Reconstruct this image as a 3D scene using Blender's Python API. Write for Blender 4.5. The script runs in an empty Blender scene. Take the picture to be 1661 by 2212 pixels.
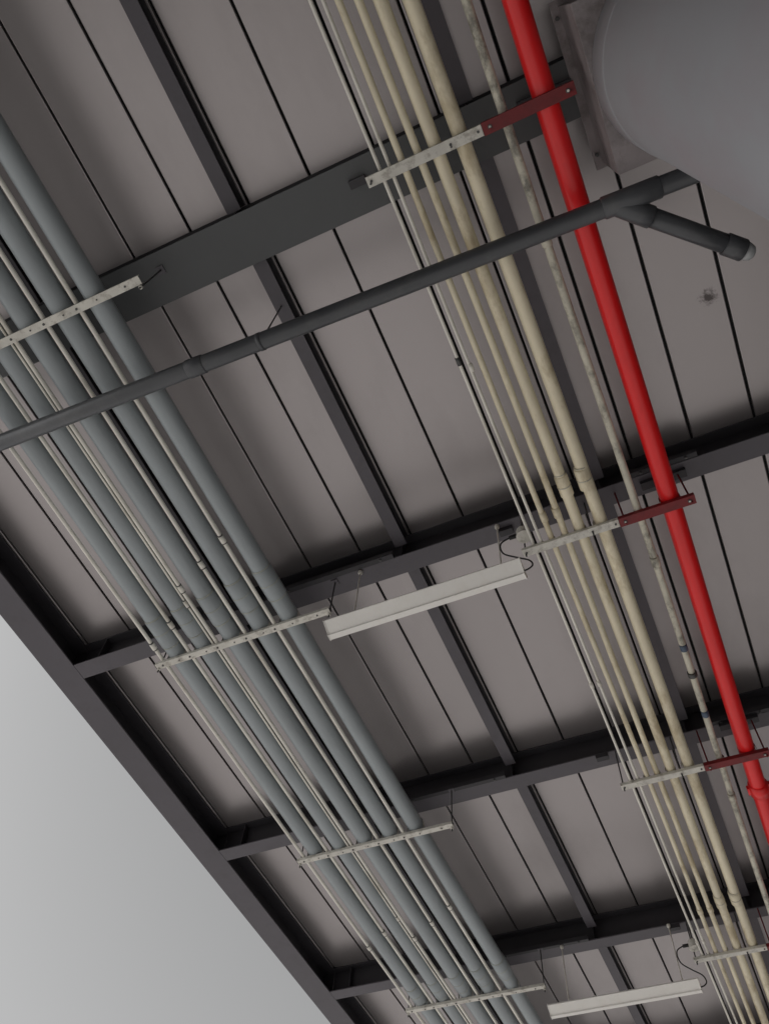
import bpy, bmesh, math, random
from mathutils import Vector as V, Matrix, noise
random.seed(7)
CAMZ=1.6                       # eye height above the ground; z below is measured from the ground
def zz(h): return h+CAMZ       # h = height above the eye
SC=bpy.context.scene; COL=SC.collection

# ------------------------------------------------------------------ materials
def mat(name,col,rough=.5,metal=0,var=.12,scale=3.0,bump=.02,bscale=40,stain=None,stain_amt=.0,stain_scale=6,stretch=(1,1,1),spec=.5,coat=0,lo=.5,hi=.66):
    m=bpy.data.materials.new(name); m.use_nodes=True; nt=m.node_tree; N=nt.nodes; L=nt.links
    b=N['Principled BSDF']; b.inputs['Roughness'].default_value=rough; b.inputs['Metallic'].default_value=metal
    b.inputs['Specular IOR Level'].default_value=spec; b.inputs['Coat Weight'].default_value=coat
    tc=N.new('ShaderNodeTexCoord'); mp=N.new('ShaderNodeMapping'); mp.inputs['Scale'].default_value=stretch
    L.new(tc.outputs['Object'],mp.inputs['Vector'])
    n1=N.new('ShaderNodeTexNoise'); n1.inputs['Scale'].default_value=scale; n1.inputs['Detail'].default_value=4; n1.inputs['Roughness'].default_value=.6
    L.new(mp.outputs[0],n1.inputs['Vector'])
    cr=N.new('ShaderNodeValToRGB'); e=cr.color_ramp.elements
    e[0].position=.3; e[1].position=.7
    e[0].color=(*[c*(1-var) for c in col],1); e[1].color=(*[min(1,c*(1+var)) for c in col],1)
    L.new(n1.outputs['Fac'],cr.inputs['Fac']); out=cr.outputs['Color']
    if stain:
        n2=N.new('ShaderNodeTexNoise'); n2.inputs['Scale'].default_value=stain_scale; n2.inputs['Detail'].default_value=6; n2.inputs['Roughness'].default_value=.7
        L.new(mp.outputs[0],n2.inputs['Vector'])
        r2=N.new('ShaderNodeValToRGB'); r2.color_ramp.elements[0].position=lo; r2.color_ramp.elements[1].position=hi
        r2.color_ramp.elements[0].color=(0,0,0,1); r2.color_ramp.elements[1].color=(stain_amt,)*3+(1,)
        L.new(n2.outputs['Fac'],r2.inputs['Fac'])
        mx=N.new('ShaderNodeMix'); mx.data_type='RGBA'
        L.new(r2.outputs['Color'],mx.inputs['Factor']); L.new(out,mx.inputs['A']); mx.inputs['B'].default_value=(*stain,1)
        out=mx.outputs['Result']
    L.new(out,b.inputs['Base Color'])
    if bump:
        n3=N.new('ShaderNodeTexNoise'); n3.inputs['Scale'].default_value=bscale; n3.inputs['Detail'].default_value=2
        L.new(mp.outputs[0],n3.inputs['Vector'])
        bp=N.new('ShaderNodeBump'); bp.inputs['Strength'].default_value=min(1,bump*10); bp.inputs['Distance'].default_value=.003
        L.new(n3.outputs['Fac'],bp.inputs['Height']); L.new(bp.outputs[0],b.inputs['Normal'])
    mr=N.new('ShaderNodeMapRange'); mr.inputs['To Min'].default_value=max(.05,rough-.1); mr.inputs['To Max'].default_value=min(1,rough+.12)
    L.new(n1.outputs['Fac'],mr.inputs['Value']); L.new(mr.outputs[0],b.inputs['Roughness'])
    return m
M={}
M['deck']=mat('deck_paint',(.415,.385,.388),.33,.75,.06,1.2,.012,7,(.28,.255,.255),.35,1.6,(1,.4,1),lo=.5,hi=.75)
M['gap']=mat('deck_joint_dark',(.012,.012,.013),.9,bump=0)
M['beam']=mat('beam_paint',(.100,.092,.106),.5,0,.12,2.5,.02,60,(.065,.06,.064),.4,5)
M['web']=mat('beam_web_shade',(.032,.030,.035),.5,0,.15,3,.02,60)  # shade of webs and top flanges put into the colour; also on cleats
M['girder']=mat('girder_paint',(.088,.092,.096),.5,0,.08,2.5,.02,60)
M['gray']=mat('gray_pipe_paint',(.335,.370,.388),.38,0,.06,4,.015,80,(.24,.26,.27),.35,5,(1,.25,1))
M['cond']=mat('conduit_painted',(.80,.77,.70),.45,0,.10,8,0,80,(.42,.38,.30),.5,9,(1,.3,1))
M['cream']=mat('cream_pipe_paint',(.78,.705,.53),.42,0,.12,6,.03,70,(.38,.29,.15),.65,7,(1,.35,1))
M['cream2']=mat('stained_pipe_paint',(.56,.53,.44),.5,0,.22,12,.05,70,(.15,.14,.12),.85,14,(1,.6,1))
M['red']=mat('red_pipe_paint',(.82,.010,.012),.36,0,.04,5,.01,60,(.62,.01,.01),.4,6,(1,.3,1),coat=.2)
M['dred']=mat('dark_red_paint',(.18,.010,.013),.5,0,.2,8,.03,60,(.08,.01,.01),.5,20)
M['strut']=mat('strut_paint',(.68,.66,.60),.5,0,.12,10,.02,60,(.25,.22,.18),.6,25)
M['bolt']=mat('bolt_dark',(.10,.10,.10),.45,.6,bump=0)
M['drain']=mat('drain_pvc_dark',(.068,.071,.078),.34,0,.12,5,.02,60,(.11,.11,.11),.4,8)
M['lamp']=mat('lamp_enamel',(.90,.88,.84),.4,0,.03,4,.01,60,(.80,.75,.68),.3,9)
M['black']=mat('black_rubber',(.015,.015,.015),.6,bump=0)
M['tape']=mat('blue_tape',(.07,.10,.15),.5,bump=0)
M['glue']=mat('joint_sealant',(.40,.41,.36),.6,0,.2,20,bump=0)
M['col']=mat('column_paint',(.29,.29,.31),.55,0,.05,2.0,.03,18,(.29,.235,.255),.40,1.6,(1,1,.5))
M['plate']=mat('capital_plate_paint',(.27,.24,.245),.6,0,.2,6,.08,30,(.11,.09,.085),.6,8)
M['clear']=mat('end_cap_plastic',(.35,.36,.37),.12,0,.1,8,0,30,coat=.6)
M['ground']=mat('concrete_ground',(.43,.42,.41),.85,0,.12,.6,.05,12,(.32,.31,.30),.5,.4)
M['fascia']=mat('fascia_paint',(.10,.095,.105),.5)
M['wall']=mat('shade_wall_render',(.09,.095,.09),.85,0,.1,1.5,.05,20)

# soot marks on the deck around old fixings
def add_spots(m,spots):
    nt=m.node_tree;N=nt.nodes;L=nt.links;b=N['Principled BSDF']
    src=b.inputs['Base Color'].links[0].from_socket
    tc=N.new('ShaderNodeTexCoord'); nz=N.new('ShaderNodeTexNoise'); nz.inputs['Scale'].default_value=34; nz.inputs['Detail'].default_value=6; nz.inputs['Roughness'].default_value=.7
    L.new(tc.outputs['Object'],nz.inputs['Vector'])
    for (x,y,z,r) in spots:
        d=N.new('ShaderNodeVectorMath');d.operation='DISTANCE';d.inputs[1].default_value=(x,y,z)
        L.new(tc.outputs['Object'],d.inputs[0])
        a=N.new('ShaderNodeMath');a.operation='MULTIPLY_ADD'
        L.new(nz.outputs['Fac'],a.inputs[0]);a.inputs[1].default_value=r*3.0;L.new(d.outputs['Value'],a.inputs[2])
        mr=N.new('ShaderNodeMapRange');mr.inputs['From Min'].default_value=r*1.6;mr.inputs['From Max'].default_value=r*2.3
        mr.inputs['To Min'].default_value=.85;mr.inputs['To Max'].default_value=0
        L.new(a.outputs[0],mr.inputs['Value'])
        mx=N.new('ShaderNodeMix');mx.data_type='RGBA';L.new(mr.outputs[0],mx.inputs['Factor']);L.new(src,mx.inputs['A']);mx.inputs['B'].default_value=(.05,.04,.04,1)
        src=mx.outputs['Result']
    L.new(src,b.inputs['Base Color'])

# ------------------------------------------------------------------ mesh builder
class MB:
    def __init__(s): s.bm=bmesh.new(); s.ms=[]
    def mi(s,k):
        if k not in s.ms: s.ms.append(k)
        return s.ms.index(k)
    def box(s,x0,x1,y0,y1,z0,z1,k):
        i=s.mi(k); vs=[s.bm.verts.new((x,y,z)) for x in (x0,x1) for y in (y0,y1) for z in (z0,z1)]
        for q in ((0,1,3,2),(4,6,7,5),(0,4,5,1),(2,3,7,6),(0,2,6,4),(1,5,7,3)):
            f=s.bm.faces.new([vs[j] for j in q]); f.material_index=i
    def prism_x(s,prof,x0,x1,k):       # closed (y,z) section swept along x
        i=s.mi(k); a=[s.bm.verts.new((x0,y,z)) for y,z in prof]; b=[s.bm.verts.new((x1,y,z)) for y,z in prof]; n=len(prof)
        for j in range(n):
            f=s.bm.faces.new((a[j],a[(j+1)%n],b[(j+1)%n],b[j])); f.material_index=i
        for q in (a[::-1],b):
            f=s.bm.faces.new(q); f.material_index=i
    def path(s,pts,rs,k,n=20,cap=True):   # swept round tube, radius per point
        i=s.mi(k); pts=[V(p) for p in pts]; rings=[]
        up=V((0,0,1)); t0=(pts[1]-pts[0]).normalized()
        if abs(t0.z)>.95: up=V((1,0,0))
        for j,p in enumerate(pts):
            t=(pts[min(j+1,len(pts)-1)]-pts[max(j-1,0)]).normalized()
            a=t.cross(up).normalized(); up2=a.cross(t); up=up2
            rings.append([s.bm.verts.new(p+(a*math.cos(w)+up2*math.sin(w))*rs[j]) for w in [2*math.pi*q/n for q in range(n)]])
        for j in range(len(rings)-1):
            for q in range(n):
                f=s.bm.faces.new((rings[j][q],rings[j][(q+1)%n],rings[j+1][(q+1)%n],rings[j+1][q])); f.material_index=i; f.smooth=True
        if cap:
            for r in (rings[0][::-1],rings[-1]):
                f=s.bm.faces.new(r); f.material_index=i
    def tube(s,p0,p1,r,k,n=20,segs=1,wob=0,seed=0):
        p0=V(p0);p1=V(p1);pts=[]
        for j in range(segs+1):
            t=j/segs; p=p0.lerp(p1,t)
            if wob: p=p+V((noise.noise(V((p.y*.35,seed*3.1,0)))*wob,0,noise.noise(V((p.y*.35,seed*3.1,9)))*wob*.5))
            pts.append(p)
        s.path(pts,[r]*(segs+1),k,n)
        return pts
    def done(s,name,bevel=0,parent=None):
        me=bpy.data.meshes.new(name); bmesh.ops.recalc_face_normals(s.bm,faces=s.bm.faces); s.bm.to_mesh(me); s.bm.free()
        for k in s.ms: me.materials.append(M[k])
        o=bpy.data.objects.new(name,me); COL.objects.link(o)
        if bevel:
            b=o.modifiers.new('b','BEVEL'); b.width=bevel; b.segments=2; b.limit_method='ANGLE'; b.angle_limit=math.radians(50)
        if parent: o.parent=parent
        return o

ZB=zz(4.0); ZD=zz(4.21)
XL=-3.68; XR=9.0; Y0=-2.6; Y1=21.0
BY=[2.452+1.92*k for k in range(-2,10) if k!=-1]   # far flange edges of the joists

# ground
g=MB(); g.box(-300,300,-300,300,-.3,0,'ground'); g.done('ground')

# roof deck: planks with dark joints under a sheet
P=.0793*4.21; X0=.050*4.21
d=MB(); w=.0065
k=math.floor((XL-X0)/P)
xs=[]
while X0+k*P<XR:
    xs.append(X0+k*P); k+=1
edges=[XL+.03]+[x for x in xs if x>XL+.1]+[XR]
for a,b in zip(edges[:-1],edges[1:]):
    dz=random.uniform(0,.0015); e1=random.uniform(-.0015,.0015); e2=random.uniform(-.0015,.0015)
    d.box(a+w+e1,b-w+e2,Y0,Y1,ZD+dz,ZD+.022,'deck')
d.box(XL+.03,XR,Y0,Y1,ZD+.0225,ZD+.12,'gap')
deck=d.done('metal_roof_deck',.004)
add_spots(M['deck'],[(.80,1.60,ZD,.055),(1.20,1.70,ZD,.05)])

def ibeam_x(name,x0,x1,y0,y1,z0,z1,k,t=.010,tw=.008,stiff=(),cleat=False):
    m=MB(); yc=(y0+y1)/2
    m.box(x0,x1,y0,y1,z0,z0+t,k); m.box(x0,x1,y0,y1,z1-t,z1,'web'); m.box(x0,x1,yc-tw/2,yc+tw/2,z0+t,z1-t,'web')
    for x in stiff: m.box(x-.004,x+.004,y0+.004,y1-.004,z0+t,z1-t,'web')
    if cleat:
        # bolted rail along the near edge of the flange, and small seat angles
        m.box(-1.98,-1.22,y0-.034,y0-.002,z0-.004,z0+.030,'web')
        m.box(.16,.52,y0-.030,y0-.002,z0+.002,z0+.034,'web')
        for x in (-1.9,-1.3,.22,.46): m.path([(x,y0-.018,z0-.012),(x,y0-.018,z0-.003)],[.008]*2,'bolt',6)
    return m.done(name,.0015)
for y in BY:
    ibeam_x('steel_beam',XL+.2+.002,XR,y-.12,y,ZB,ZD-.001,'beam',stiff=(-3.3,-1.18,.0,2.3,4.6),cleat=True)
gd=ibeam_x('steel_girder',XL+.2+.002,XR,.295,.535,ZB,ZD-.001,'girder',.014,.010,stiff=(-3.3,-1.18,.0,1.6,4))
# edge beam
m=MB(); x0,x1=XL,XL+.2;xc=(x0+x1)/2
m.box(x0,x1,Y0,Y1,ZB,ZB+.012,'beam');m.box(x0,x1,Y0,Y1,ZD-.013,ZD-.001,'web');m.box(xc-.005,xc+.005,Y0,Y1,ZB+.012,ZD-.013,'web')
for y in BY+[.535]:
    yy=y-.06
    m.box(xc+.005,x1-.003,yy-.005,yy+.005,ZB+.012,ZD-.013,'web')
m.done('edge_beam',.0015)
# purlins between the beams
py=sorted([(y-.12,y) for y in BY]+[(.295,.535)])
def purlin(xc):
    m=MB(); h=.037; zb=ZD-.105
    for (a,b),(c,e) in zip(py[:-1],py[1:]):
        s0,s1=b+.003,c-.003
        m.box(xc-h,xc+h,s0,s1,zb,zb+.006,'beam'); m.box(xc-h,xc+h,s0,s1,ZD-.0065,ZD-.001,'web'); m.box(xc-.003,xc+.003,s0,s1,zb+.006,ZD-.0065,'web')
        for s in (s0,s1): 
            q=.12 if s==s0 else -.12
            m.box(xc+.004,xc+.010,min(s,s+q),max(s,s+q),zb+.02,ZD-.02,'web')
    return m.done('steel_purlin',.001)
for xc in (-2.36,-1.18,0.0,1.9,3.1,4.3,5.5,6.7,7.9): purlin(xc)
# roof cap
m=MB(); m.box(XL-.02,XL-.002,Y0,Y1,ZB+.03,ZD+.16,'fascia'); m.box(XL-.02,XR,Y0,Y1,ZD+.125,ZD+.16,'fascia'); m.done('roof_fascia')
# unseen walls added at the back and right to block light under the canopy
m=MB(); m.box(XL+.1,XR+.3,Y0-.25,Y0-.002,0,ZD+.12,'wall'); m.box(XL+.1,XR+.3,Y0-.002,Y0+.02,0,.12,'girder'); m.done('shade_wall')
m=MB(); m.box(XR+.002,XR+.25,Y0,Y1,0,ZD+.12,'wall'); m.box(XR-.02,XR+.002,Y0+.03,Y1,0,.12,'girder'); m.done('shade_wall')

# ------------------------------------------------------------------ pipes
PY0,PY1=Y0,20.5
GX=[-1.865,-2.052,-2.242,-2.430,-2.615]; GR=.0545; GZ=zz(3.712)+GR
for j,x in enumerate(GX):
    m=MB(); pts=m.tube((x,PY0,GZ),(x,PY1,GZ),GR,'gray',28,60,.008,j)
    for yb in (2.08+.02*j,5.9+.03*j,9.7,13.5):
        nx=noise.noise(V((yb*.35,j*3.1,0)))*.008; nz=noise.noise(V((yb*.35,j*3.1,9)))*.004
        xx=x+nx; zc=GZ+nz
        m.path([(xx,yb-.10,zc),(xx,yb-.096,zc),(xx,yb+.096,zc),(xx,yb+.10,zc)],[GR+.001,GR+.0045,GR+.0045,GR+.001],'gray',28)
        for s in (-1,1): m.path([(xx,yb+s*.103-.003,zc),(xx,yb+s*.103+.003,zc)],[GR+.0022]*2,'glue',28)
        m.path([(xx,yb-.0025,zc),(xx,yb+.0025,zc)],[GR+.0055]*2,'glue',28)
    m.done('gray_pipe')
for j,x in enumerate([-1.950,-2.140,-2.330,-2.355,-2.518,-2.700]):
    m=MB(); r=.0115 if j!=3 else .006; z=zz(3.712)+r
    m.tube((x,PY0,z),(x,PY1,z),r,'cond',12,60,.006,j+20)
    for yb in (1.72+.1*j,5.05+.13*(j%3),9.0,12.4):
        m.path([(x,yb-.022,z),(x,yb+.022,z)],[r+.004]*2,'cond',12)
        m.path([(x,yb-.028,z),(x,yb-.022,z)],[r+.003]*2,'bolt',12)
        m.path([(x,yb+.022,z),(x,yb+.028,z)],[r+.003]*2,'bolt',12)
    m.done('thin_conduit')
YP=[(-.418,.0080,'cond'),(-.374,.0080,'cond'),(-.318,.0150,'cream'),(-.248,.0170,'cream'),(-.166,.0285,'cream'),(-.060,.0330,'cream')]
for j,(x,r,k) in enumerate(YP):
    m=MB(); z=zz(3.712)+r
    m.tube((x,PY0,z),(x,PY1,z),r,k,20,60,.010,j+40)
    if r>.02:
        for yb in (-2.2,2.10,5.62,9.2,12.8):
            m.path([(x,yb-.07,z),(x,yb-.065,z),(x,yb+.05,z),(x,yb+.055,z)],[r,r+.006,r+.006,r],k,20)
            m.path([(x,yb-.082,z),(x,yb-.076,z)],[r+.002]*2,'cream2',20)
            m.path([(x,yb-.010,z),(x,yb-.004,z)],[r+.0075]*2,'cream2',20)
    elif r>.01:
        for yb in (-2.2,2.22,5.66,9.2): m.path([(x,yb-.03,z),(x,yb+.03,z)],[r+.004]*2,k,16)
    else:
        for yb in (1.27+.05*j,3.4,6.0,9.0): m.path([(x,yb-.02,z),(x,yb+.02,z)],[r+.0035]*2,'bolt' if yb<1.3 else k,12)
    m.done('cream_pipe' if r>.01 else 'small_cream_conduit')
# stained pipe
m=MB(); x=.138;r=.0195;z=zz(3.712)+r
m.tube((x,PY0,z),(x,PY1,z),r,'cream2',20,60,.022,77)
def wp(y): return x+noise.noise(V((y*.35,77*3.1,0)))*.022
for yb,k in ((3.32,'tape'),(3.85,'tape')): m.path([(wp(yb),yb-.022,z),(wp(yb),yb+.022,z)],[r+.0015]*2,k,20)
m.path([(wp(3.53),3.515,z),(wp(3.53),3.545,z)],[r+.007]*2,'bolt',20)
for yb in (.9,2.7,4.6): m.path([(wp(yb),yb-.03,z),(wp(yb),yb+.03,z)],[r+.004]*2,'cream2',20)
m.done('stained_pipe')
# red pipe
m=MB(); x=.302;r=.049;z=zz(3.712)+r
m.tube((x,PY0,z),(x,PY1,z),r,'red',32,60,.012,90)
for yb in (4.62,10.4):
    m.path([(x,yb-.05,z),(x,yb-.045,z),(x,yb+.045,z),(x,yb+.05,z)],[r,r+.011,r+.011,r],'red',32)
    for s in (-1,1): m.box(x+s*(r+.010)-.012,x+s*(r+.010)+.012,yb-.03,yb+.03,z-.014,z+.014,'red')
m.done('red_fire_pipe')

# ------------------------------------------------------------------ supports
ZS=zz(3.69)
def channel(m,x0,x1,y,k,w=.040,h=.021,top=ZS+.0215):
    m.box(x0,x1,y,y+w,top-h,top-h+.004,k); m.box(x0,x1,y,y+.003,top-h+.004,top,k); m.box(x0,x1,y+w-.003,y+w,top-h+.004,top,k)
def strap(m,x,y,r,k):
    z=zz(3.712)+r; n=14
    pts=[V((x-r-.004,0,zz(3.712)))]+[V((x+(r+.003)*-math.cos(a),0,z+(r+.003)*math.sin(a))) for a in [math.pi*q/n for q in range(n+1)]]+[V((x+r+.004,0,zz(3.712)))]
    i=m.mi(k); A=[m.bm.verts.new((p.x,y+.006,p.z)) for p in pts]; B=[m.bm.verts.new((p.x,y+.034,p.z)) for p in pts]
    for q in range(len(pts)-1):
        f=m.bm.faces.new((A[q],A[q+1],B[q+1],B[q])); f.material_index=i; f.smooth=True
    for s in (-1,1): m.box(x+s*(r+.014)-.010,x+s*(r+.014)+.010,y+.006,y+.034,zz(3.7125),zz(3.7155),k)
def bolt(m,x,y,z=None,r=.007):
    z=ZS if z is None else z
    m.path([(x,y,z-.005),(x,y,z+.001)],[r,r],'bolt',6)
sy=[-1.5,.33,2.325,4.20,6.12,8.03,9.95,11.87,13.8,15.7,17.6,19.5]
for y in sy:
    m=MB(); channel(m,-2.745,-1.60,y,'strut')
    for x in GX:
        strap(m,x,y,GR,'strut')
        bolt(m,x-.083,y+.02,r=.006); bolt(m,x+.03,y+.02,r=.004)
    bolt(m,-1.68,y+.02,r=.005)
    for x in (-2.735,-1.612):
        yr=y+.035 if y>.4 else y+.05
        m.path([(x,yr,ZS-.03),(x,yr,ZB-.001)],[.0045]*2,'bolt',8)
        m.path([(x,yr,ZS-.012),(x,yr,ZS-.001)],[.010]*2,'strut',6)
        m.path([(x,yr,ZS+.023),(x,yr,ZS+.034)],[.010]*2,'bolt',6)
        m.box(x-.02,x+.02,yr-.02,yr+.02,ZB-.008,ZB-.0015,'beam')
    m.done('pipe_support_channel',.0008)
    yo=y+.03
    m=MB(); channel(m,-.485,.028,yo,'strut',.045)
    for (x,r,k) in YP:
        if r>.01: strap(m,x,yo,r,'strut')
        else: m.box(x-.014,x+.014,yo+.01,yo+.03,zz(3.7125),zz(3.730),'strut')
    for x in (-.465,-.11,.01): bolt(m,x,yo+.022,r=.006)
    for x in (-.470,-.11):
        m.path([(x,yo+.03,ZS-.02),(x,yo+.03,ZB-.001)],[.0045]*2,'bolt',8)
    m.box(-.60,-.52,yo+.012,yo+.05,ZB-.035,ZB-.0015,'web')
    m.done('pipe_support_angle',.0008)
    m=MB(); channel(m,.030,.415,yo-.004,'dred',.052,.026,ZS+.0215)
    strap(m,.138,yo,.0195,'dred'); strap(m,.302,yo,.049,'dred')
    for x in (.06,.385):
        bolt(m,x,yo+.022,ZS-.004,.010); m.path([(x,yo+.022,ZS-.012),(x,yo+.022,ZS-.008)],[.005]*2,'strut',8)
    for x in (.06,.395): m.path([(x,yo+.03,ZS-.02),(x,yo+.03,ZB-.001)],[.005]*2,'dred',8)
    m.box(.20,.44,yo+.01,yo+.055,ZB-.03,ZB-.0015,'web')
    m.done('red_pipe_bracket',.0008)

# ------------------------------------------------------------------ drain pipe with branch
m=MB(); r=.040; zd=zz(3.55)
A=V((-3.3,.725,zd)); J=V((.468,.835,zd)); B=V((1.02,.852,zd))
dr=(B-A).normalized()
m.path([A,A.lerp(J,.5),J,B-dr*.06,B,B+V((.05,0,-.03)),B+V((.07,0,-.10)),V((1.09,.852,.02))],[r]*8,'drain',24)
for p in (A.lerp(J,.475),A.lerp(J,.02)): m.path([p-dr*.045,p-dr*.04,p+dr*.04,p+dr*.045],[r,r+.004,r+.004,r],'drain',24)
m.path([J-dr*.10,J-dr*.095,J+dr*.13,J+dr*.135],[r,r+.006,r+.006,r],'drain',24)
J2=J-dr*.05; E=V((.868,1.232,zd))
b=(E-J2).normalized()
m.path([J2,J2+b*.10,J2+b*.16,J2+b*.161],[r+.004,r+.006,r+.006,r],'drain',24)
m.path([J2+b*.15,E-b*.07],[r,r],'drain',24)
m.path([E-b*.115,E-b*.11,E-b*.03,E-b*.028],[r,r+.006,r+.006,r+.001],'drain',24)
m.path([E-b*.03,E-b*.012,E+b*.006,E+b*.016,E+b*.02],[r*.98,r*.95,r*.8,r*.5,.004],'clear',24)
for x in (-1.18,):
    t=(x-A.x)/(B.x-A.x); p=A.lerp(B,t)
    m.path([p-dr*.010,p+dr*.010],[r+.002]*2,'drain',24)
    m.path([(p.x,p.y,p.z+r),(p.x,p.y,ZD-.107)],[.004]*2,'bolt',8)
m.done('drain_pipe')

# ------------------------------------------------------------------ lamps
def lamp(y):
    m=MB(); zb=zz(3.485); x0,x1=-1.590,-.492
    prof=[(y-.052,zb+.055),(y-.055,zb+.045),(y+.012,zb+.012),(y+.012,zb),(y+.046,zb),(y+.046,zb+.012),(y+.066,zb+.040),(y+.064,zb+.055),(y+.03,zb+.062),(y-.02,zb+.062)]
    m.prism_x(prof,x0,x1,'lamp')
    for xa,xb in ((x0-.004,x0),(x1,x1+.004)): m.prism_x([(y-.056,zb+.058),(y-.058,zb+.043),(y+.008,zb+.008),(y+.008,zb-.003),(y+.050,zb-.003),(y+.050,zb+.010),(y+.070,zb+.038),(y+.068,zb+.058)],xa,xb,'lamp')
    for x in (-1.44,-.60):
        m.path([(x,y+.0,zb+.06),(x,y+.0,ZB-.001)],[.0045]*2,'cond',8)
        m.path([(x,y,ZB-.03),(x,y,ZB-.02),(x,y,ZB-.002)],[.006,.014,.014],'strut',12)
    # feed cable and round junction box
    bx=V((-.455,y-.02,zz(3.80)))
    m.path([bx+V((0,0,-.028)),bx+V((0,0,.022))],[.038]*2,'strut',20)
    m.path([bx+V((0,0,-.034)),bx+V((0,0,-.028))],[.041]*2,'strut',20)
    m.path([bx+V((0,0,.02)),V((bx.x,bx.y,ZB-.001))],[.006]*2,'bolt',8)
    m.path([bx+V((-.08,0,0)),bx+V((-.036,0,0))],[.012]*2,'black',10)
    cp=[bx+V((-.08,0,0)),bx+V((-.13,0,-.03)),bx+V((-.125,.01,-.11)),bx+V((-.06,.02,-.17)),bx+V((.0,.03,-.215)),bx+V((.015,.03,-.265)),bx+V((-.01,.03,-.29)),bx+V((-.045,.03,-.295))]
    P2=[]
    for i in range(len(cp)-1):
        a=cp[max(i-1,0)];b_=cp[i];c_=cp[i+1];e_=cp[min(i+2,len(cp)-1)]
        for q in range(5):
            t=q/5; P2.append(.5*((2*b_)+(c_-a)*t+(2*a-5*b_+4*c_-e_)*t*t+(-a+3*b_-3*c_+e_)*t**3))
    P2.append(cp[-1]); m.path(P2,[.0045]*len(P2),'black',8)
    m.done('fluorescent_light_fixture',.0008)
for y in (2.345,6.16,10.03,13.87): lamp(y)

# ------------------------------------------------------------------ round column with square capital
def column(cx,cy):
    m=MB(); R=.385; top=zz(3.6)
    m.path([(cx,cy,0),(cx,cy,.03),(cx,cy,top-.23),(cx,cy,top-.228),(cx,cy,top-.004),(cx,cy,top-.001)],[R+.06,R-.004,R-.004,R,R,R-.003],'col',96)
    m.box(cx-.388,cx+.388,cy-.32,cy+.322,top,ZB-.002,'plate')
    m.box(cx-.42,cx+.42,cy-.345,cy+.345,ZB-.022,ZB-.0025,'plate')
    for s in (-1,1):
        for t in (-1,1): m.path([(cx+s*.404,cy+t*.28,ZB-.04),(cx+s*.404,cy+t*.28,ZB-.02)],[.009]*2,'bolt',6)
    return m.done('round_column',.003)
column(.858,.423); column(.858,10.06); column(7.2,.423); column(7.2,10.06)

# ------------------------------------------------------------------ world, sun, camera
SE,SR=math.radians(36),math.radians(-105)
w=bpy.data.worlds.new('World'); SC.world=w; w.use_nodes=True; nt=w.node_tree
bg=nt.nodes['Background']; sk=nt.nodes.new('ShaderNodeTexSky'); sk.sky_type='NISHITA'; sk.sun_disc=False
sk.sun_elevation=SE; sk.sun_rotation=SR; sk.dust_density=2; sk.air_density=1
hs=nt.nodes.new('ShaderNodeHueSaturation'); hs.inputs['Saturation'].default_value=.02
nt.links.new(sk.outputs[0],hs.inputs['Color']); nt.links.new(hs.outputs[0],bg.inputs['Color']); bg.inputs['Strength'].default_value=.10
sd=bpy.data.lights.new('Sun','SUN'); sd.energy=5; sd.angle=math.radians(10); sd.color=(1,.98,.96)
so=bpy.data.objects.new('sun',sd); COL.objects.link(so)
dirv=V((math.sin(SR)*math.cos(SE),math.cos(SR)*math.cos(SE),math.sin(SE)))
so.rotation_euler=dirv.to_track_quat('Z','Y').to_euler(); so.location=(-20,20,30)
cd=bpy.data.cameras.new('camera'); co=bpy.data.objects.new('camera',cd); COL.objects.link(co)
cd.lens=36*1785.5/2212; cd.sensor_width=36; cd.clip_end=1000; cd.clip_start=.02
R=Matrix(((.9139,.3212,.2481),(.4016,-.8041,-.4383),(.0587,.5002,-.8639)))
co.matrix_world=Matrix.Translation((0,0,CAMZ))@R.to_4x4()
SC.camera=co
SC.view_settings.view_transform='Standard'; SC.view_settings.look='None'; SC.view_settings.exposure=0
